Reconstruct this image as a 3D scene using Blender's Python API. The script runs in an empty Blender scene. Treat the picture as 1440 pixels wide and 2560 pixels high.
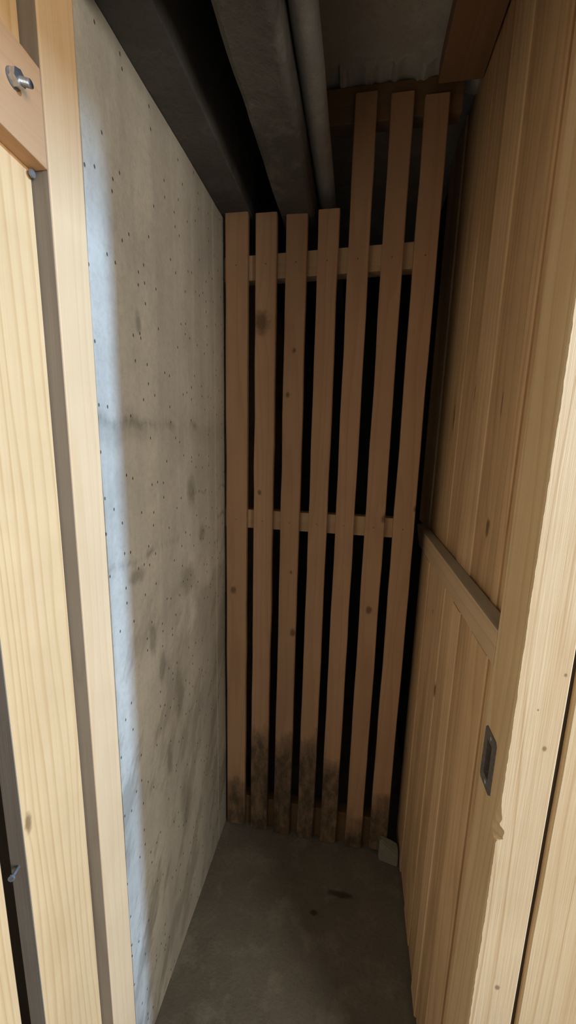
import bpy, bmesh, math, random
from mathutils import Vector, Matrix
import mathutils.noise as mnoise

S = 1.6                       # camera height in metres; all sizes below are given in this unit, floor at -1
def W(x, y, z): return Vector((x*S, y*S, (z+1)*S))

scene = bpy.context.scene
COL = scene.collection

# ------------------------------------------------------------------ camera
cd = bpy.data.cameras.new('camera'); cam = bpy.data.objects.new('camera', cd); COL.objects.link(cam)
cd.sensor_fit = 'HORIZONTAL'; cd.sensor_width = 36.0; cd.lens = 961.96/1440*36.0
cd.clip_start = 0.02
yaw, pit, rol = -0.16993287, -0.18171891, 0.02550433
cy, sy, cp, sp, cr, sr = math.cos(yaw), math.sin(yaw), math.cos(pit), math.sin(pit), math.cos(rol), math.sin(rol)
fwd = Vector((sy*cp, cy*cp, sp)); r0 = Vector((cy, -sy, 0)); u0 = r0.cross(fwd)
right = cr*r0 + sr*u0; up = -sr*r0 + cr*u0
m3 = Matrix((right, up, -fwd)).transposed()
cam.matrix_world = Matrix.Translation(W(0, 0, 0)) @ m3.to_4x4()
scene.camera = cam

# ------------------------------------------------------------------ light and exposure
scene.view_settings.view_transform = 'Standard'
scene.view_settings.look = 'None'
scene.view_settings.gamma = 1.0
scene.view_settings.use_curve_mapping = False
scene.view_settings.exposure = 0.0

world = bpy.data.worlds.new('world'); scene.world = world; world.use_nodes = True
bg = world.node_tree.nodes['Background']
bg.inputs[0].default_value = (1.0, 0.93, 0.84, 1); bg.inputs[1].default_value = 0.14

def area(name, loc, target, energy, color, sx, sy):
    l = bpy.data.lights.new(name, 'AREA'); l.shape = 'RECTANGLE'; l.size = sx; l.size_y = sy; l.energy = energy; l.color = color
    o = bpy.data.objects.new(name, l); o.location = loc
    o.rotation_euler = (target-loc).to_track_quat('-Z', 'Y').to_euler(); COL.objects.link(o); return o
area('corridor_fill_light', Vector((2.1, -1.25, 1.72)), Vector((-.1, .6, 1.35)), 58, (1.0, 0.91, 0.78), 1.1, 1.4)  # warm area light added to brighten the interior; its source is unseen
area('corridor_end_daylight', W(1.6, .055, .56), W(-.289, .40, -.25), 150, (0.38, 0.63, 1.0), .13, .14)

# ------------------------------------------------------------------ node helper
class NT:
    def __init__(s, name):
        s.m = bpy.data.materials.new(name); s.m.use_nodes = True
        s.t = s.m.node_tree; s.b = s.t.nodes['Principled BSDF']
    def n(s, typ, **kw):
        nd = s.t.nodes.new(typ)
        for k, v in kw.items():
            if k.startswith('i_'):
                nd.inputs[int(k[2:])].default_value = v
            else: setattr(nd, k, v)
        return nd
    def l(s, a, b): s.t.links.new(a, b)
    def obj(s): 
        return s.n('ShaderNodeTexCoord').outputs['Object']
    def mapping(s, vec, scale=(1,1,1), rot=(0,0,0), loc=(0,0,0)):
        m = s.n('ShaderNodeMapping'); m.inputs['Scale'].default_value = scale; m.inputs['Rotation'].default_value = rot
        m.inputs['Location'].default_value = loc
        s.l(vec, m.inputs[0]); return m.outputs[0]
    def noise(s, vec, scale=5, detail=4, rough=.55, dist=0):
        n = s.n('ShaderNodeTexNoise'); n.inputs['Scale'].default_value = scale; n.inputs['Detail'].default_value = detail
        n.inputs['Roughness'].default_value = rough; n.inputs['Distortion'].default_value = dist
        s.l(vec, n.inputs['Vector']); return n.outputs[0]
    def ramp(s, fac, stops, interp='LINEAR'):
        r = s.n('ShaderNodeValToRGB'); cr_ = r.color_ramp; cr_.interpolation = interp
        while len(cr_.elements) < len(stops): cr_.elements.new(0.5)
        for e, (p, c) in zip(cr_.elements, stops):
            e.position = p; e.color = (c, c, c, 1) if isinstance(c, (int, float)) else (*c, 1)
        s.l(fac, r.inputs[0]); return r.outputs[0]
    def math(s, op, a, b=None, c=None, clamp=False):
        m = s.n('ShaderNodeMath', operation=op); m.use_clamp = clamp
        for i, v in enumerate((a, b, c)):
            if v is None: continue
            if isinstance(v, (int, float)): m.inputs[i].default_value = v
            else: s.l(v, m.inputs[i])
        return m.outputs[0]
    def mix(s, fac, a, b, mode='MIX'):
        m = s.n('ShaderNodeMix', data_type='RGBA', blend_type=mode)
        for i, v in ((0, fac), (6, a), (7, b)):
            if isinstance(v, (int, float)): m.inputs[i].default_value = v if i == 0 else (v, v, v, 1)
            elif isinstance(v, tuple): m.inputs[i].default_value = (*v, 1)
            else: s.l(v, m.inputs[i])
        return m.outputs[2]
    def attr(s, name):
        a = s.n('ShaderNodeAttribute', attribute_type='OBJECT', attribute_name=name); return a.outputs['Fac']
    def sep(s, vec):
        x = s.n('ShaderNodeSeparateXYZ'); s.l(vec, x.inputs[0]); return x.outputs
    def spot(s, vec, pos, radii, soft=.5, wob=None):
        """mask of an ellipsoid mark at pos (1 inside)"""
        m = s.mapping(vec, (1/radii[0], 1/radii[1], 1/radii[2]), loc=tuple(-p/r for p, r in zip(pos, radii)))
        d = s.n('ShaderNodeVectorMath', operation='LENGTH'); s.l(m, d.inputs[0]); v = d.outputs['Value']
        if wob is not None: v = s.math('ADD', v, wob)
        r = s.n('ShaderNodeMapRange'); r.interpolation_type = 'SMOOTHSTEP'
        r.inputs[1].default_value = 1-soft; r.inputs[2].default_value = 1+soft*.4
        r.inputs[3].default_value = 1; r.inputs[4].default_value = 0
        s.l(v, r.inputs[0]); return r.outputs[0]
    def bump(s, h, strength=.2, dist=.002):
        b = s.n('ShaderNodeBump'); b.inputs['Strength'].default_value = strength; b.inputs['Distance'].default_value = dist
        s.l(h, b.inputs['Height']); s.l(b.outputs[0], s.b.inputs['Normal'])
    def out(s, col, rough=.6, spec=.3):
        s.l(col, s.b.inputs['Base Color'])
        s.b.inputs['Roughness'].default_value = rough
        s.b.inputs['Specular IOR Level'].default_value = spec
        return s.m

def wood(name, light, dark, axis='Z', *args, dust=None, **kw):
    return _wood(name, light, dark, axis, *args, dust=dust, **kw)
def _wood(name, light, dark, axis='Z', ring=34, contrast=.6, rough=.55, knots=(), stain=False, streak=.35, spec=.3, random_knots=0.0, bumps=.15, dust=None):
    """pine: growth rings drawn out along the grain axis, fine fibres, broad streaks, knots at given places"""
    t = NT(name); o = t.obj()
    st = {'Z': (1, 1, .07), 'Y': (1, .07, 1), 'X': (.07, 1, 1)}[axis]
    seed = t.math('MULTIPLY', t.attr('seed'), 3.7)
    cmb = t.n('ShaderNodeCombineXYZ')
    for i in range(3): t.l(seed, cmb.inputs[i])
    add = t.n('ShaderNodeVectorMath', operation='ADD'); t.l(o, add.inputs[0]); t.l(cmb.outputs[0], add.inputs[1])
    v = add.outputs[0]
    vg = t.mapping(v, st)
    wobble = t.noise(vg, 9, 2, .5)
    x, y, z = t.sep(vg)
    across = {'Z': t.math('ADD', x, y), 'Y': t.math('ADD', x, z), 'X': t.math('ADD', y, z)}[axis]
    ph = t.math('ADD', t.math('MULTIPLY', across, ring), t.math('MULTIPLY', wobble, 7.0))
    kn = None
    wob = t.math('MULTIPLY', t.math('SUBTRACT', t.noise(o, 60, 2), .5), .9)
    for kk in knots:
        pos, rad = kk[:2]; zr = kk[2] if len(kk) > 2 else 1.35
        r3 = {'Z': (rad, rad, rad*zr), 'Y': (rad, rad*zr, rad), 'X': (rad*zr, rad, rad)}[axis]
        k = t.spot(o, pos, r3, .6, wob)
        halo = t.spot(o, pos, tuple(q*2.4 for q in r3), 1.0)
        ph = t.math('ADD', ph, t.math('MULTIPLY', halo, min(.7, rad*28)))
        kn = k if kn is None else t.math('MAXIMUM', kn, k)
    saw = t.math('FRACT', ph)
    ringm = t.ramp(saw, [(0, .0), (.55, .18), (.86, 1.0), (1.0, .0)])
    fib = t.noise(t.mapping(v, {'Z': (260, 260, 5), 'Y': (260, 5, 260), 'X': (5, 260, 260)}[axis]), 1, 3, .6)
    brd = t.noise(t.mapping(v, {'Z': (13, 13, .4), 'Y': (13, .4, 13), 'X': (.4, 13, 13)}[axis]), 1, 2, .5)
    blot = t.noise(v, 5, 3, .6)
    f = t.math('ADD', t.math('MULTIPLY', ringm, contrast), t.math('MULTIPLY', t.math('SUBTRACT', fib, .5), .55))
    f = t.math('ADD', f, t.math('MULTIPLY', t.math('SUBTRACT', brd, .42), streak*3.0), clamp=True)
    c = t.mix(f, light, dark)
    c = t.mix(t.math('MULTIPLY', t.ramp(blot, [(.35, 0), (.75, 1)]), .22), c, tuple(q*.72 for q in dark))
    if random_knots > 0:
        vo = t.n('ShaderNodeTexVoronoi'); vo.inputs['Scale'].default_value = 1
        t.l(t.mapping(v, {'Z': (9, 9, 2.6), 'Y': (9, 2.6, 9), 'X': (2.6, 9, 9)}[axis]), vo.inputs['Vector'])
        q = t.ramp(vo.outputs['Distance'], [(0, 1), (random_knots*.5, .75), (random_knots, 0)])
        c = t.mix(q, c, tuple(q_*.42 for q_ in dark))
    if kn is not None:
        c = t.mix(t.math('MULTIPLY', kn, .82), c, tuple(q*.38 for q in dark))
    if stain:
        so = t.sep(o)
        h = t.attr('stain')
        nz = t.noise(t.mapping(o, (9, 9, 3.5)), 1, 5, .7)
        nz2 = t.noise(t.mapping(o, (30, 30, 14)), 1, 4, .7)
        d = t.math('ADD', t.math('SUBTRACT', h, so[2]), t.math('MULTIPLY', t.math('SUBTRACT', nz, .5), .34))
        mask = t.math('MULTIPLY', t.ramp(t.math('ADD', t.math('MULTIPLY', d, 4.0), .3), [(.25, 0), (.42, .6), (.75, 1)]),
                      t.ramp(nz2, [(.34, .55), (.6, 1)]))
        c = t.mix(t.math('MULTIPLY', mask, .90), c, (.050, .042, .027))  # mould colour, which also paints shade over the slat feet
    if dust:
        g = t.n('ShaderNodeNewGeometry'); up_ = t.sep(g.outputs['Normal'])[2]
        q = t.math('MULTIPLY', t.ramp(up_, [(.6, 0), (.95, 1)]), t.ramp(t.noise(o, 25, 4, .7), [(.3, .75), (.7, 1)]))
        c = t.mix(q, c, dust)
    tint = t.attr('tint')
    tc = t.n('ShaderNodeCombineXYZ')
    for i, g in enumerate((1.0, 1.12, 1.3)): t.l(t.math('POWER', tint, g), tc.inputs[i])
    c = t.mix(1.0, c, tc.outputs[0], 'MULTIPLY')
    t.bump(t.math('ADD', t.math('MULTIPLY', ringm, -.35), t.math('MULTIPLY', fib, .8)), bumps, .002)
    return t.out(c, rough, spec)

# ------------------------------------------------------------------ concrete
def concrete_wall():
    t = NT('board_formed_concrete'); o = t.obj(); x, y, z = t.sep(o)
    a = t.noise(o, 3.2, 6, .6); b = t.noise(t.mapping(o, (1, 9, .9)), 2.2, 5, .62)
    c = t.mix(t.ramp(a, [(.3, 0), (.7, 1)]), (.56, .52, .44), (.38, .36, .31))
    c = t.mix(t.math('MULTIPLY', t.ramp(b, [(.42, 0), (.72, 1)]), .55), c, (.56, .53, .46))
    fine = t.noise(o, 70, 4, .7)
    c = t.mix(t.math('MULTIPLY', t.ramp(fine, [(.45, 0), (.7, 1)]), .3), c, (.30, .28, .24))
    # slanting smears left by the pour
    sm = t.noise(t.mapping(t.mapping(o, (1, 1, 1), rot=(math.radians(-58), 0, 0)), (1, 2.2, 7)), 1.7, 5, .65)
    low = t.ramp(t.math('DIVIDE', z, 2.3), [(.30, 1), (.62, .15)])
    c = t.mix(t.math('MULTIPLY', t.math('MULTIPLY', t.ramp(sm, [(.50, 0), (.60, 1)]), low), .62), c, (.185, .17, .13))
    # horizontal shutter-board seams, broken up
    seam = None
    nb = t.noise(t.mapping(o, (1, 5, 2)), 2.5, 4, .6)
    for zz, w, y0, y1 in ((1.632, .016, .6, 1.35), (1.44, .008, 1.0, 1.35), (1.335, .014, .6, 1.35)):
        zw = t.math('ADD', t.math('SUBTRACT', z, zz), t.math('MULTIPLY', t.math('SUBTRACT', nb, .5), .05))
        k = t.ramp(t.math('DIVIDE', t.math('ABSOLUTE', zw), w), [(0, 1), (1, 0)])
        k = t.math('MULTIPLY', k, t.math('GREATER_THAN', y, y0))
        seam = k if seam is None else t.math('MAXIMUM', seam, k)
    br = t.ramp(t.noise(t.mapping(o, (1, 4, 1)), 3.3, 3, .6), [(.44, 0), (.66, 1)])
    seam = t.math('MULTIPLY', seam, br)
    c = t.mix(t.math('MULTIPLY', seam, .5), c, (.13, .125, .105))
    # halo of grime round the seams
    g1 = t.ramp(t.math('DIVIDE', t.math('ABSOLUTE', t.math('ADD', t.math('SUBTRACT', z, 1.625), t.math('MULTIPLY', t.math('SUBTRACT', nb, .5), .10))), .055), [(0, 1), (1, 0)])
    c = t.mix(t.math('MULTIPLY', t.math('MULTIPLY', g1, t.ramp(t.noise(o, 6, 4, .65), [(.4, .1), (.65, 1)])), .42), c, (.17, .16, .13))
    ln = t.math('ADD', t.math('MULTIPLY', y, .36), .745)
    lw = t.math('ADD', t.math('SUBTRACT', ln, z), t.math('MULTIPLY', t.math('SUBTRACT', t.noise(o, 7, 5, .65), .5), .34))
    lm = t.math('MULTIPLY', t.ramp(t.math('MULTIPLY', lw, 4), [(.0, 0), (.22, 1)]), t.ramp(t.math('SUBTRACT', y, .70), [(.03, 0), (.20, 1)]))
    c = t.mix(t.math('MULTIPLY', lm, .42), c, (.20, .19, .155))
    vb = t.noise(t.mapping(o, (1, 11, .35)), 1.0, 3, .6)
    c = t.mix(t.math('MULTIPLY', t.ramp(vb, [(.45, 0), (.62, 1)]), .35), c, (.30, .27, .25))
    # air holes
    vo = t.n('ShaderNodeTexVoronoi'); vo.inputs['Scale'].default_value = 1
    vo.voronoi_dimensions = '2D'; yz = t.n('ShaderNodeCombineXYZ'); t.l(t.math('MULTIPLY', y, 40), yz.inputs[0]); t.l(t.math('MULTIPLY', z, 26), yz.inputs[1])
    t.l(yz.outputs[0], vo.inputs['Vector'])
    pick = t.math('GREATER_THAN', t.sep(vo.outputs['Color'])[0], .78)
    hole = t.math('MULTIPLY', t.ramp(vo.outputs['Distance'], [(.0, 1), (.055, 1), (.10, 0)]), pick)
    c = t.mix(t.math('MULTIPLY', hole, .85), c, (.05, .045, .04))
    wob = t.math('MULTIPLY', t.math('SUBTRACT', t.noise(o, 30, 3, .7), .5), 1.2)
    marks = ((.79, 1.835, .012, .024), (.84, 1.02, .02, .05), (.93, .88, .03, .09), (.86, .72, .02, .05), (1.04, 1.45, .03, .05),
             (.80, 1.115, .02, .045), (1.11, 1.31, .03, .025), (.95, .50, .035, .12), (1.0, 1.2, .05, .05), (.74, 1.30, .04, .022))
    X = -.289*S
    mk = None
    for (yy, zz, ry, rz) in marks:
        k = t.spot(o, (X, yy, zz), (.2, ry, rz), .7, wob); mk = k if mk is None else t.math('MAXIMUM', mk, k)
    c = t.mix(t.math('MULTIPLY', mk, .5), c, (.12, .115, .09))
    # pale line where a shutter board ended
    pl = t.ramp(t.math('DIVIDE', t.math('ABSOLUTE', t.math('SUBTRACT', y, 1.235)), .008), [(.4, 1), (1, 0)])
    c = t.mix(t.math('MULTIPLY', pl, .35), c, (.62, .60, .54))
    h = t.math('ADD', t.math('MULTIPLY', fine, .35), t.math('ADD', t.math('MULTIPLY', a, 1.2), t.math('MULTIPLY', hole, -1.6)))
    h = t.math('SUBTRACT', h, t.math('MULTIPLY', seam, 1.2))
    t.bump(h, .55, .006)
    return t.out(c, .85, .2)

def concrete_plain(name, ca, cb, cc, scale=4, stain_spot=None):
    t = NT(name); o = t.obj()
    a = t.noise(o, scale, 6, .62); b = t.noise(o, scale*2.7, 5, .65); f = t.noise(o, 80, 3, .7)
    c = t.mix(t.ramp(a, [(.3, 0), (.7, 1)]), ca, cb)
    c = t.mix(t.math('MULTIPLY', t.ramp(b, [(.52, 0), (.66, 1)]), .6), c, cc)
    c = t.mix(t.math('MULTIPLY', t.ramp(f, [(.5, 0), (.75, 1)]), .3), c, tuple(q*.6 for q in cb))
    if stain_spot:
        wob = t.math('MULTIPLY', t.math('SUBTRACT', t.noise(o, 60, 3, .7), .5), 1.0)
        for p, r in stain_spot:
            c = t.mix(t.math('MULTIPLY', t.spot(o, p, r, .6, wob), .75), c, (.03, .025, .02))
    t.bump(t.math('ADD', f, t.math('MULTIPLY', b, 1.5)), .4, .004)
    return t.out(c, .9, .15)

def metal(name, col, rough, scratch=.1, mt=.9):
    t = NT(name); o = t.obj()
    n = t.noise(o, 90, 4, .7)
    c = t.mix(t.ramp(n, [(.35, 0), (.7, 1)]), col, tuple(q*.55 for q in col))
    t.b.inputs['Metallic'].default_value = mt
    t.bump(n, scratch, .001)
    return t.out(c, rough, .5)

# ------------------------------------------------------------------ mesh helpers (coordinates in the unit above)
def bm_box(bm, x0, x1, y0, y1, z0, z1, bevel=.0012):
    b = bmesh.new()
    vs = [b.verts.new((x, y, z)) for x in (x0, x1) for y in (y0, y1) for z in (z0, z1)]
    for f in ((0,1,3,2), (4,6,7,5), (0,4,5,1), (2,3,7,6), (0,2,6,4), (1,5,7,3)): b.faces.new([vs[i] for i in f])
    if bevel: bmesh.ops.bevel(b, geom=b.edges[:], offset=bevel, segments=2, affect='EDGES', profile=.6)
    me = bpy.data.meshes.new('tmp'); b.to_mesh(me); b.free(); bm.from_mesh(me); bpy.data.meshes.remove(me)

def link(name, bm, mat, parent=None, base=(0, 0, 0), seed=None, tint=1.0, smooth=False, **props):
    """one mesh object; base is the origin in the unit above (the parent's base for parts)"""
    bmesh.ops.recalc_face_normals(bm, faces=bm.faces[:])
    for v in bm.verts: v.co = (v.co - Vector(base))*S
    me = bpy.data.meshes.new(name); bm.to_mesh(me); bm.free(); me.materials.append(mat)
    if smooth:
        for p in me.polygons: p.use_smooth = True
    o = bpy.data.objects.new(name, me); COL.objects.link(o)
    o['seed'] = float(seed if seed is not None else random.random()*7); o['tint'] = float(tint)
    for k, v in props.items(): o[k] = v
    if parent is not None: o.parent = parent
    else: o.location = W(*base)
    return o
def box(name, mat, x0, x1, y0, y1, z0, z1, parent=None, base=(0, 0, 0), bevel=.0012, **kw):
    bm = bmesh.new(); bm_box(bm, x0, x1, y0, y1, z0, z1, bevel); return link(name, bm, mat, parent, base, **kw)
def sub(name, bm, mat, part, base, **kw):
    o = link(name, bm, mat, None, base, **kw); o.location = (0, 0, 0); o.parent = part; return o
def thing(name, label, cat, base, kind=None, group=None):
    o = bpy.data.objects.new(name, None); COL.objects.link(o); o.location = W(*base); o.empty_display_size = .05
    o['label'] = label; o['category'] = cat
    o['kind'] = kind or 'thing'
    if group: o['group'] = group
    return o
def structure(o, label, cat):
    o['kind'] = 'structure'; o['label'] = label; o['category'] = cat; return o
def bm_board(bm, x0, x1, y0, y1, z0, z1, bow=(0, 0), rag=.0006, seed=0, bevel=.0016, n=26):
    """a sawn board standing along z: slightly bowed, edges a little uneven"""
    rings = []
    for i in range(n+1):
        u = i/n; z = z0+(z1-z0)*u
        s = math.sin(math.pi*u)
        dx = bow[0]*s; dy = bow[1]*s
        j = lambda k: rag*mnoise.noise(Vector((seed*3.1+k*11.7, z*9, k*5.3)))*2
        b = bevel
        a0, a1, c0, c1 = x0+dx+j(0), x1+dx+j(1), y0+dy, y1+dy
        pts = ((a0+b, c0), (a1-b, c0), (a1, c0+b), (a1, c1-b), (a1-b, c1), (a0+b, c1), (a0, c1-b), (a0, c0+b))
        rings.append([bm.verts.new((p[0], p[1], z)) for p in pts])
    for r, q in zip(rings, rings[1:]):
        for k in range(8): bm.faces.new((r[k], r[(k+1) % 8], q[(k+1) % 8], q[k]))
    bm.faces.new(rings[0][::-1]); bm.faces.new(rings[-1])

random.seed(4)
XL, XR, D = -.289, .157, .817           # left wall, plank wall, front of the slats
ZC = .648                                # ceiling

# ------------------------------------------------------------------ materials
M_wall = concrete_wall()
M_floor = concrete_plain('dusty_floor', (.20, .185, .155), (.135, .122, .10), (.26, .245, .205), 3.5,
                         (((-.035*S, .665*S, 0), (.016, .009, .05)), ((.02*S, .71*S, 0), (.05, .012, .05))))
M_ceil = concrete_plain('ceiling_concrete', (.56, .55, .50), (.42, .41, .37), (.62, .61, .56), 3)
M_soffit = concrete_plain('dark_ledge', (.12, .115, .105), (.08, .077, .07), (.15, .145, .135), 3)  # darker concrete tone for the ledge
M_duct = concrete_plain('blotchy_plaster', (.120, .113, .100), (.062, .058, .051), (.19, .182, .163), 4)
M_dark = concrete_plain('void_shade_concrete', (.07, .065, .058), (.05, .046, .04), (.09, .085, .075), 3)  # near-black tone puts the shade of the void into the colour
M_corr = concrete_plain('corridor_concrete', (.50, .48, .43), (.40, .38, .34), (.55, .53, .48), 3)
M_block = concrete_plain('rubble_concrete', (.30, .285, .22), (.22, .21, .17), (.36, .345, .28), 9)
DB = (0, D, -1)                          # base of the slatted partition
def loc_in(base, x, y, z): return tuple((Vector((x, y, z))-Vector(base))*S)
slat_knots = [(loc_in(DB, *p), r) for p, r in (((-.205, D, .236), .030), ((-.205, D, -.112), .008), ((-.136, D, .182), .007),
              ((.0665, D, -.155), .013), ((.128, D, -.132), .009), ((.046, D, -.362), .012), ((-.265, D, -.345), .013),
              ((-.122, D, -.435), .012), ((-.147, D, .095), .008), ((.078, D, -.55), .008), ((-.13, D, -.29), .006))]
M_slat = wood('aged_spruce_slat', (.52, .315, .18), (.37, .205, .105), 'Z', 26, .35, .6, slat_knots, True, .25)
M_rail_back = wood('aged_spruce_rail', (.60, .40, .23), (.46, .28, .145), 'X', 26, .35, .6)
PB = (.157, .407, -1)
XU = .180                               # face of the upper planks
plank_knots = [(loc_in(PB, *p), *r) for p, *r in (((.18, .548, .055), .0035, 9), ((.18, .665, .08), .011, 4), ((.18, .655, -.11), .006, 2.2),
               ((.18, .545, -.108), .012, 2), ((.18, .79, .05), .009, 6), ((.18, .668, .30), .006, 1.6), ((.157, .72, -.31), .007, 1.6), ((.157, .64, -.42), .008, 3))]
M_plank = wood('old_pine_plank', (.80, .555, .32), (.40, .23, .11), 'Z', 24, .36, .55, plank_knots, False, .34)
M_plank_rail = wood('old_pine_rail', (.74, .55, .36), (.56, .38, .225), 'Y', 30, .5, .55, dust=(.40, .385, .335))
M_beam = wood('dark_timber', (.34, .20, .115), (.22, .12, .065), 'Y', 24, .4, .6)
JB = (.157, .348, -1)
jamb_knots = [(loc_in(JB, *p), r) for p, r in (((.1865, .348, -.2735), .0034), ((.1795, .348, -.5665), .0046), ((.1935, .348, -.1975), .0026), ((.176, .348, -.235), .0014))]
M_jamb = wood('pale_planed_pine', (.83, .635, .395), (.62, .40, .20), 'Z', 30, .5, .5, jamb_knots, False, .22, bumps=.3)
LB = (-.3057, .355, -1)
leaf_knots = [(loc_in(LB, *p), *r) for p, *r in (((-.3057, .277, -.385), .007, 3), ((-.3057, .235, -.62), .010))]
M_leaf = wood('light_spruce_board', (.79, .53, .27), (.56, .30, .11), 'Z', 62, .5, .5, leaf_knots, False, .22)
M_front = wood('pale_front_board', (.80, .60, .36), (.60, .39, .19), 'Z', 34, .4, .5, (), False, .25, bumps=.25)
M_stile = wood('light_spruce_post', (.82, .57, .325), (.70, .44, .215), 'Z', 18, .3, .5, (), False, .3)
M_leaf_rail = wood('reddish_pine_rail', (.66, .40, .215), (.53, .285, .13), 'Y', 22, .4, .5, (), False, .3)
M_edge_shade = wood('shaded_sawn_edge', (.26, .215, .165), (.17, .135, .10), 'Z', 18, .4, .8, (), False, .3)  # dark tone paints the shade on edges that the side light misses
M_gap_shade = wood('gap_shade_board', (.10, .07, .045), (.06, .04, .026), 'Z', 18, .4, .8, (), False, .3)  # shade of the gaps put into the board colour
M_zinc = metal('zinc_plated_steel', (.72, .76, .80), .28)
M_steel = metal('dull_grey_steel', (.23, .225, .22), .45, .3, .25)
M_pocket = wood('raw_pocket_wood', (.28, .18, .09), (.18, .11, .05), 'Z', 20, .4, .8)

# ------------------------------------------------------------------ the setting
def grid_wall(name, mat, x, y0, y1, z0, z1, thick, amp=.0015, ny=60, nz=140):
    """a cast wall facing +x with slight unevenness, and its thickness behind"""
    bm = bmesh.new(); g = []
    for i in range(ny+1):
        row = []
        for k in range(nz+1):
            y = y0+(y1-y0)*i/ny; z = z0+(z1-z0)*k/nz
            e = amp*mnoise.fractal(Vector((y*6, z*6, 1.3)), 1.0, 2.0, 4)
            row.append(bm.verts.new((x+e, y, z)))
        g.append(row)
    for i in range(ny):
        for k in range(nz): bm.faces.new((g[i][k], g[i+1][k], g[i+1][k+1], g[i][k+1]))
    back = [bm.verts.new((x-thick, y, z)) for y, z in ((y0, z0), (y1, z0), (y1, z1), (y0, z1))]
    bm.faces.new(back)
    per = [[g[i][0] for i in range(ny+1)], [g[ny][k] for k in range(nz+1)], [g[i][nz] for i in range(ny, -1, -1)], [g[0][k] for k in range(nz, -1, -1)]]
    for s, edge in enumerate(per): bm.faces.new(edge + [back[(s+1) % 4], back[s]])
    return link(name, bm, mat, None, (0, 0, -1))
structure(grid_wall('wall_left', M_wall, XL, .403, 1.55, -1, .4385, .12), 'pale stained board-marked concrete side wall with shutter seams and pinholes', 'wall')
structure(box('floor', M_floor, -2.2, 3.2, -1.6, 1.7, -1.08, -1, bevel=0, base=(0, 0, -1)), 'dusty dark grey concrete floor of the cellar compartment', 'floor')
structure(box('ceiling', M_ceil, -2.2, 3.2, -1.6, 1.7, ZC, ZC+.06, bevel=0, base=(0, 0, -1)), 'dark rough concrete ceiling above the tall slats', 'ceiling')
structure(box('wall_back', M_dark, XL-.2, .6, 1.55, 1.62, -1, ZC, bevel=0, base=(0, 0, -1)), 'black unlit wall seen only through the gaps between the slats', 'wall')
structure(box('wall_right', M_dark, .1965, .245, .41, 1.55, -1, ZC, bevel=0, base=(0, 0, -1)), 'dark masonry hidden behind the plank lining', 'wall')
structure(box('wall_front', M_corr, -2.2, 3.2, -1.66, -1.58, -1, ZC, bevel=0, base=(0, 0, -1)), 'plain concrete corridor wall opposite the compartment door', 'wall')
structure(box('light_block', M_corr, .80, .90, -1.5, .346, .455, ZC, bevel=0, base=(0, 0, -1)), 'unseen block added in the corridor to cut the cool light', 'beam')  # added out of view to cut off the top of the cool light
# hung services under the ceiling
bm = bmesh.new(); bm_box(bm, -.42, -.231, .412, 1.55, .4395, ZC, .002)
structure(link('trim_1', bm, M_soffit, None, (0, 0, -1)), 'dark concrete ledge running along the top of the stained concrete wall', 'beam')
bm = bmesh.new()
prof = [(-.172, ZC), (-.172, .436)] + [(-.165+.007*math.cos(a), .436-.007+.007*math.sin(a)+.007) for a in (math.pi*1.25,)] + [(-.165, .429)]
r = .010
prof += [(-.1045-r+r*math.sin(a), .429+r-r*math.cos(a)) for a in [math.pi/2*k/8 for k in range(9)]] + [(-.1045, ZC)]
rings = []
NY = 60
for i in range(NY+1):
    y = .412+(1.55-.412)*i/NY
    row = []
    for k, (px_, pz_) in enumerate(prof):
        e = .0022*mnoise.fractal(Vector((y*9, px_*22, pz_*14)), 1.0, 2.0, 3)
        row.append(bm.verts.new((px_+(e if k > 0 and k < len(prof) else 0), y, pz_+(e if 0 < k < len(prof)-1 else 0))))
    rings.append(row)
for a, b in zip(rings, rings[1:]):
    for k in range(len(prof)): bm.faces.new((a[k], a[(k+1) % len(prof)], b[(k+1) % len(prof)], b[k]))
bm.faces.new(rings[0]); bm.faces.new(rings[-1][::-1])
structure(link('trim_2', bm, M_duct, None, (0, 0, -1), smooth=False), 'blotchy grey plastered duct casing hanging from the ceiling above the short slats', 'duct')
# pale pipe beside the casing
PIB = (-.0862, .412, .482)
pt = thing('pipe', 'pale grey lagged pipe running along the ceiling beside the blotchy duct casing', 'pipe', PIB)
M_pipe = concrete_plain('pale_lagging', (.31, .305, .285), (.24, .234, .22), (.36, .352, .33), 7)
def tube(y0, y1, r, seg=36, ny=70, amp=.0006):
    bm = bmesh.new(); rr = []
    for i in range(ny+1):
        y = y0+(y1-y0)*i/ny
        row = []
        for k in range(seg):
            a = 2*math.pi*k/seg
            q = r+amp*mnoise.noise(Vector((math.cos(a)*2, y*14, math.sin(a)*2)))
            row.append(bm.verts.new((PIB[0]+q*math.cos(a), y, PIB[2]+q*math.sin(a))))
        rr.append(row)
    for a, b in zip(rr, rr[1:]):
        for k in range(seg): bm.faces.new((a[k], a[(k+1) % seg], b[(k+1) % seg], b[k]))
    bm.faces.new(rr[0]); bm.faces.new(rr[-1]); return bm
link('lagging', tube(.412, 1.545, .0172), M_pipe, pt, PIB, smooth=True)
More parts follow.
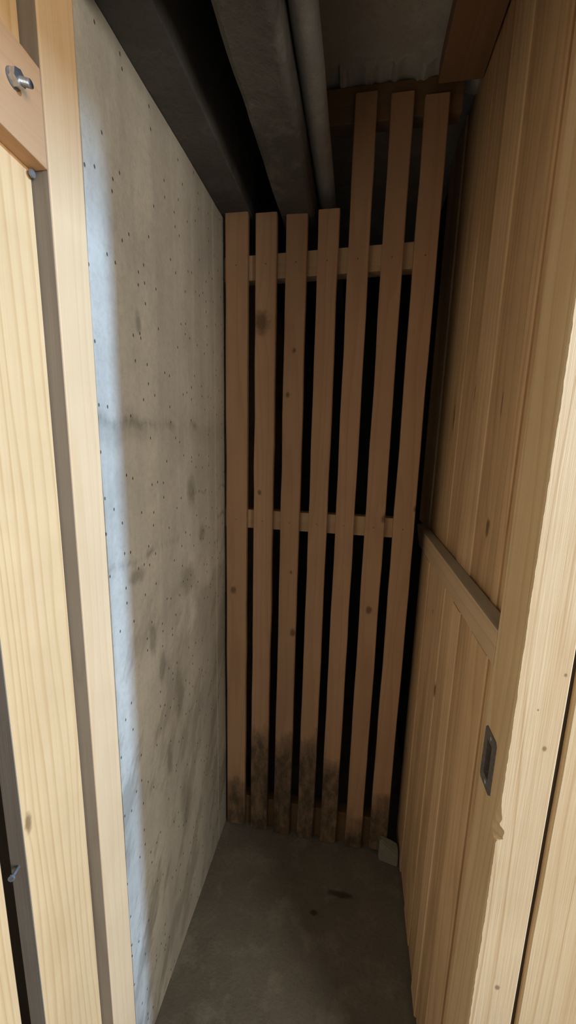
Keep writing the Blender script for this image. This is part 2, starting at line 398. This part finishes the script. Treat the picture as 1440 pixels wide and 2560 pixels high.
# lintel of the back opening with a ragged mortar edge
bm = bmesh.new()
n = 44; top = []; bot = []; topb = []; botb = []
for i in range(n+1):
    x = -.066+(.182+.066)*i/n
    z = .640 + .011*mnoise.fractal(Vector((x*34, 2.2, .4)), 1.0, 2.0, 3) - (.004 if i % 7 == 3 else 0)
    yy = D-.016+.006*mnoise.noise(Vector((x*40, .3, 1)))
    bot.append(bm.verts.new((x, yy, z))); top.append(bm.verts.new((x, yy-.004, ZC+.002)))
    botb.append(bm.verts.new((x, D+.06, z))); topb.append(bm.verts.new((x, D+.06, ZC+.002)))
for i in range(n):
    bm.faces.new((bot[i], bot[i+1], top[i+1], top[i])); bm.faces.new((botb[i+1], botb[i], topb[i], topb[i+1]))
    bm.faces.new((bot[i+1], bot[i], botb[i], botb[i+1])); bm.faces.new((top[i], top[i+1], topb[i+1], topb[i]))
bm.faces.new((bot[0], top[0], topb[0], botb[0])); bm.faces.new((bot[n], botb[n], topb[n], top[n]))
structure(link('trim_3', bm, M_ceil, None, (0, 0, -1)), 'ragged mortar edge where ceiling meets the top of the tall slats', 'mortar')

# ------------------------------------------------------------------ slatted partition at the back
sp_ = thing('slatted_partition', 'brown vertical slat partition with black gaps closing the back of the compartment', 'partition', DB)
T = .0145
#        x0     x1     ztop   zbot   bowx   stain  tint
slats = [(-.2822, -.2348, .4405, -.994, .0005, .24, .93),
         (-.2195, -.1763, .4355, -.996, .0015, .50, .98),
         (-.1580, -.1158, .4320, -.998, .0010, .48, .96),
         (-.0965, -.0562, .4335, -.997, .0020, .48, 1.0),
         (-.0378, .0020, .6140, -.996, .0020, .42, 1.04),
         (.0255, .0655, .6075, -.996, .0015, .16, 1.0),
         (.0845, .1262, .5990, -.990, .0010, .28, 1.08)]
for i, (x0, x1, zt, zb, bw, stn, tn) in enumerate(slats):
    bm = bmesh.new(); bm_board(bm, x0, x1, D, D+T, zb, zt, (bw, 0), .0008, i+1)
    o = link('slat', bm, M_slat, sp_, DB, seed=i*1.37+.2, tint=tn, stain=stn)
    if i == 1: o['label'] = 'slat with a large dark knot near its top and mould and painted shade near its foot'
    if i in (2, 3, 4): o['label'] = 'slat with dark mould and painted shade creeping up from its foot'
    if i > 4: o['label'] = 'tall slat reaching up to the ceiling'
def xbar(name, x0, x1, z0, z1, y0=D+T, th=.028, mat=M_rail_back, tint=1.0, dz=0, **kw):
    bm = bmesh.new(); bm_box(bm, x0, x1, y0, y0+th, z0, z1, .0015)
    for v in bm.verts: v.co.z += dz*(v.co.x-x0)/(x1-x0)
    return link(name, bm, mat, sp_, DB, tint=tint, **kw)
xbar('rail', -.2885, .122, .3200, .3665, dz=.010)
xbar('rail', -.2885, .122, -.1965, -.1540, dz=-.002)
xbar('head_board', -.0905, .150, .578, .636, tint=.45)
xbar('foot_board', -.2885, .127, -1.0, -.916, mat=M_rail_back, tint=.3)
# nail heads on the slats
for i, (x0, x1, *_r) in enumerate(slats):
    for zc in (.345, -.176):
        bm = bmesh.new(); bmesh.ops.create_cone(bm, cap_ends=True, segments=12, radius1=.0016, radius2=.0013, depth=.0012,
            matrix=Matrix.Translation(((x0+x1)/2, D-.0002, zc)) @ Matrix.Rotation(math.pi/2, 4, 'X'))
        link('nail_head', bm, M_steel, sp_, DB)

# ------------------------------------------------------------------ plank lining on the right
pp = thing('plank_partition', 'vertical pine plank lining with a horizontal rail, facing the concrete wall', 'partition', PB)
def planks(edges, prot, tints, x, z0, z1, seed0):
    for i in range(len(edges)-1):
        y0, y1 = edges[i], edges[i+1]-.0012
        bm = bmesh.new()
        bm_board(bm, 0, y1-y0, 0, .014, z0, z1, (0, 0), .0004, seed0+i, .0016, 20)
        for v in bm.verts: v.co = Vector((x-prot[i % len(prot)]+v.co.y, y0+v.co.x, v.co.z))
        link('plank', bm, M_plank, pp, PB, seed=i*2.11+seed0*.37, tint=tints[i % len(tints)])
PR = [.0, .0028, .0005, .0038, .001, .0022, .0, .003, .0008, .002]
TN = [.96, 1.02, .92, 1.05, .94, 1.0, 1.04, .93, 1.0, .96]
planks([.412, .4800, .500, .590, .668, .752, .842, .93, 1.01, 1.08], PR, TN, XU, -.20, .640, 30)
planks([.4155, .4270, .488, .541, .583, .640, .706, .778, .872], PR, TN, XR+.002, -.992, -.231, 47)
# ledge board capping the lower planks
bm = bmesh.new(); bm_box(bm, XR-.001, XU-.0042, .408, .962, -.231, -.1895, .0022)
for v in bm.verts:
    if v.co.y > .94 and v.co.z < -.21: v.co.y -= .045
link('rail', bm, M_plank_rail, pp, PB, tint=.95, label='horizontal ledge rail with a dusty grey top')
hb = box('ceiling_beam', M_beam, .103, XU-.0045, .412, .8155, .611, .646, None, (.14, .412, .611), .002, tint=.9)
hb['label'] = 'dark brown timber running along the ceiling above the plank lining'; hb['category'] = 'beam'; hb['kind'] = 'thing'

# ------------------------------------------------------------------ front of the compartment
# right-hand post of the door opening, edge worn and chipped
df = thing('door_frame', 'pale pine door post with a chipped edge and steel strike plate, beside the plank lining', 'door frame', JB)
bm = bmesh.new(); rings = []
x0, x1, y0, y1 = .156, .1985, .348, .4065
NZ = 560
for i in range(NZ+1):
    z = -.998+(.42+.998)*i/NZ
    nz = mnoise.fractal(Vector((z*60, 3.3, .7)), 1.0, 2.0, 4)
    cx = .0010+.0009*abs(nz); cyy = .0012+.0012*abs(nz)
    wv = .0010*mnoise.noise(Vector((z*5, 9.1, 0)))
    if -.383 < z < -.343:                       # the split-out corner
        u = (z+.383)/.040
        prof_ = .0098*min(1, u*22)*(.62+.75*mnoise.noise(Vector((z*95, 1.7, .2))))*min(1, (1-u)*1.8)
        cx += max(0, prof_); cyy += max(0, prof_)*1.5
    pts = [(x0+wv+cx, y0), (x1-.0012, y0), (x1, y0+.0012), (x1, y1), (x0+.001, y1), (x0, y1-.001), (x0+wv*.6, y0+cyy)]
    rings.append([bm.verts.new((a, b, z)) for a, b in pts])
K = 7
for a, b in zip(rings, rings[1:]):
    for k in range(K): bm.faces.new((a[k], a[(k+1) % K], b[(k+1) % K], b[k]))
bm.faces.new(rings[0]); bm.faces.new(rings[-1])
jr = link('jamb', bm, M_jamb, df, JB, seed=1.1, label='pale post with knots and a splintered corner')
# mortise behind the strike plate, cut for real
PY0, PY1, PZ0, PZ1 = .371, .4015, -.3585, -.2945
HY0, HY1, HZ0, HZ1 = .3795, .3925, -.346, -.306
bm = bmesh.new(); bm_box(bm, .15, .174, HY0-.0005, HY1+.0005, HZ0-.0005, HZ1+.0005, 0)
cut = link('cutter', bm, M_pocket, df, JB)
md = jr.modifiers.new('mortise', 'BOOLEAN'); md.object = cut; md.operation = 'DIFFERENCE'; md.solver = 'EXACT'
bpy.context.view_layer.update()
me = bpy.data.meshes.new_from_object(jr.evaluated_get(bpy.context.evaluated_depsgraph_get()))
jr.modifiers.clear(); jr.data = me; bpy.data.objects.remove(cut)
if not me.materials: me.materials.append(M_jamb)
bm = bmesh.new()                                 # plate with a slot
xo, xi = .1548, .1562
def ring_(a0, a1, b0, b1, ch, x): 
    return [(x, p, q) for p, q in ((a0+ch, b0), (a1-ch, b0), (a1, b0+ch), (a1, b1-ch), (a1-ch, b1), (a0+ch, b1), (a0, b1-ch), (a0, b0+ch))]
R = [[bm.verts.new(p) for p in rr] for rr in (ring_(PY0, PY1, PZ0, PZ1, .003, xi), ring_(PY0+.0003, PY1-.0003, PZ0+.0003, PZ1-.0003, .003, xo),
      ring_(HY0, HY1, HZ0, HZ1, .0012, xo), ring_(HY0, HY1, HZ0, HZ1, .0012, xi+.004))]
for a, b in zip(R, R[1:]):
    for k in range(8): bm.faces.new((a[k], a[(k+1) % 8], b[(k+1) % 8], b[k]))
sp = link('strike_plate', bm, M_steel, df, JB, label='dull grey steel strike plate with a slot')
for zc in (-.3005, -.3525):
    bm = bmesh.new(); bmesh.ops.create_uvsphere(bm, u_segments=14, v_segments=8, radius=.0028, matrix=Matrix.Translation((.1549, .386, zc)) @ Matrix.Diagonal((.35, 1, 1, 1)))
    sub('screw', bm, M_zinc, sp, JB)
box('jamb', M_stile, -.320, XL, .355, .4025, -.998, .42, df, JB, .0012, seed=2.2, label='smooth light post against the concrete wall')
box('jamb_edge', M_edge_shade, -.320, XL-.0012, .3542, .3552, -.998, .42, df, JB, 0, label='front edge of the light post with its shade painted dark')
box('header', M_stile, -.320, .1985, .348, .4065, .4205, .47, df, JB, seed=3)

# boards of the front partition beside and above the door
fp = thing('front_partition', 'pale pine boards of the corridor front beside the chipped door post', 'partition', (.204, .348, -1))
FB = (.204, .348, -1)
xx = .2040
for i in range(10):
    wd = .084 if i else .078
    bm = bmesh.new(); bm_board(bm, xx, xx+wd, .3485, .362, -.996, .640, (0, 0), .0005, 50+i)
    link('board', bm, M_front, fp, FB, seed=5+i*1.9, tint=1.0-.02*(i % 2)); xx += wd+.005
box('gap_shade_strip', M_gap_shade, .1987, .2037, .3535, .3640, -.997, .640, fp, FB, 0)  # dark strip painted in as the shade of an open gap
box('backing', M_gap_shade, .1995, xx, .3645, .38, -.996, .640, fp, FB)
box('fascia', M_stile, -.320, .203, .352, .366, .4715, .646, fp, FB)
box('neighbour_boards', M_gap_shade, -1.6, -.3215, .358, .372, -.996, .646, fp, FB)  # dark colour stands in for the shade behind the open leaf

# ------------------------------------------------------------------ open door leaf
dl = thing('door_1', 'open door leaf of light spruce boards with a reddish top rail and bolt', 'door', LB, 'structure')
XS = -.3057
for i, (ya, yb) in enumerate(((.271, .3535), (.1615, .2455), (.051, .135), (-.06, .025))):
    bm = bmesh.new(); bm_board(bm, 0, yb-ya, 0, .0185, -.985, .415, (0, 0), .0001, 70+i)
    for v in bm.verts: v.co = Vector((XS-.0200+v.co.y+.0015, ya+v.co.x, v.co.z))
    b_ = link('board', bm, M_leaf, dl, LB, seed=.6+i*1.73, tint=1.0)
    bm = bmesh.new(); bm_box(bm, XS-.0200, XS-.0010, ya-.0006, ya+.0004, -.984, .414, 0)
    sub('sawn_edge', bm, M_edge_shade, b_, LB, label='sawn edge with its shade painted dark')
def leafrail(za, zb, sl):
    bm = bmesh.new(); bm_box(bm, XS, XL, -.055, .3535, za, zb, .0012)
    for v in bm.verts: v.co.z += sl*(.3535-v.co.y)
    return link('rail', bm, M_leaf_rail, dl, LB, label='reddish horizontal rail')
leafrail(.2355, .3125, .15*0.6)
leafrail(-.90, -.82, 0)
# bolt with square nut and threaded end
BY, BZ = .3225, .2815
bo = bmesh.new()
bmesh.ops.create_cone(bo, cap_ends=True, segments=6, radius1=.0066, radius2=.0064, depth=.0062,
    matrix=Matrix.Translation((XL+.0037, BY, BZ)) @ Matrix.Rotation(math.pi/2, 4, 'Y') @ Matrix.Rotation(.35, 4, 'Z'))
bolt = link('bolt_nut', bo, M_zinc, dl, LB, label='shiny zinc nut')
bo = bmesh.new(); nseg, turns = 20, 9
rows = []
for i in range(turns*8+1):
    x = XL+.004+.0095*i/(turns*8)
    row = []
    for k in range(nseg):
        a = 2*math.pi*k/nseg
        rr = .0031+.00022*math.sin(2*math.pi*(i/8)+a)
        row.append(bo.verts.new((x, BY+.20*(x-XL)+rr*math.cos(a), BZ-.22*(x-XL)+rr*math.sin(a))))
    rows.append(row)
for a, b in zip(rows, rows[1:]):
    for k in range(nseg): bo.faces.new((a[k], a[(k+1) % nseg], b[(k+1) % nseg], b[k]))
bo.faces.new(rows[0]); bo.faces.new(rows[-1])
sub('threaded_end', bo, M_zinc, bolt, LB, smooth=True)
bo = bmesh.new(); bmesh.ops.create_cone(bo, cap_ends=True, segments=24, radius1=.0070, radius2=.0069, depth=.0010,
    matrix=Matrix.Translation((XL+.0006, BY, BZ)) @ Matrix.Rotation(math.pi/2, 4, 'Y'))
sub('washer', bo, M_steel, bolt, LB)
# bent nails
def nail(p, d, ln, r=.0013, hr=.003):
    b = bmesh.new(); q = Vector((0, 0, 1)).rotation_difference(Vector(d)).to_matrix().to_4x4()
    bmesh.ops.create_cone(b, cap_ends=True, segments=10, radius1=r, radius2=r, depth=ln, matrix=Matrix.Translation(p) @ q @ Matrix.Translation((0, 0, ln/2)))
    bmesh.ops.create_cone(b, cap_ends=True, segments=12, radius1=hr, radius2=hr*.9, depth=.0016, matrix=Matrix.Translation(p) @ q @ Matrix.Translation((0, 0, ln)))
    link('nail', b, M_steel, dl, LB)
nail(Vector((-.316, .2705, -.434)), (.25, -1, .1), .012, .0016, .0034)
nail(Vector((-.3057, .349, .232)), (1, .1, -.1), .004, .0016, .0036)

# ------------------------------------------------------------------ broken concrete lump in the back corner
bm = bmesh.new()
pts = [(.1075, .800, -1), (.1535, .792, -1), (.1535, .816, -1), (.1080, .816, -1),
       (.1082, .802, -.941), (.1525, .795, -.966), (.1525, .8155, -.955), (.1090, .8155, -.938)]
vs = [bm.verts.new(p) for p in pts]
for f in ((0,3,2,1), (4,5,6,7), (0,1,5,4), (1,2,6,5), (2,3,7,6), (3,0,4,7)): bm.faces.new([vs[i] for i in f])
bmesh.ops.bevel(bm, geom=bm.edges[:], offset=.0025, segments=2, affect='EDGES')
bmesh.ops.subdivide_edges(bm, edges=bm.edges[:], cuts=3, use_grid_fill=True)
for v in bm.verts:
    if v.co.z > -.999: v.co += Vector((.0012, .001, .0018))*mnoise.fractal(v.co*60, 1.0, 2.0, 3)
o = link('concrete_lump', bm, M_block, None, (.13, .806, -1))
o['label'] = 'broken greenish grey concrete lump on the floor at the foot of the last slat'; o['category'] = 'rubble'
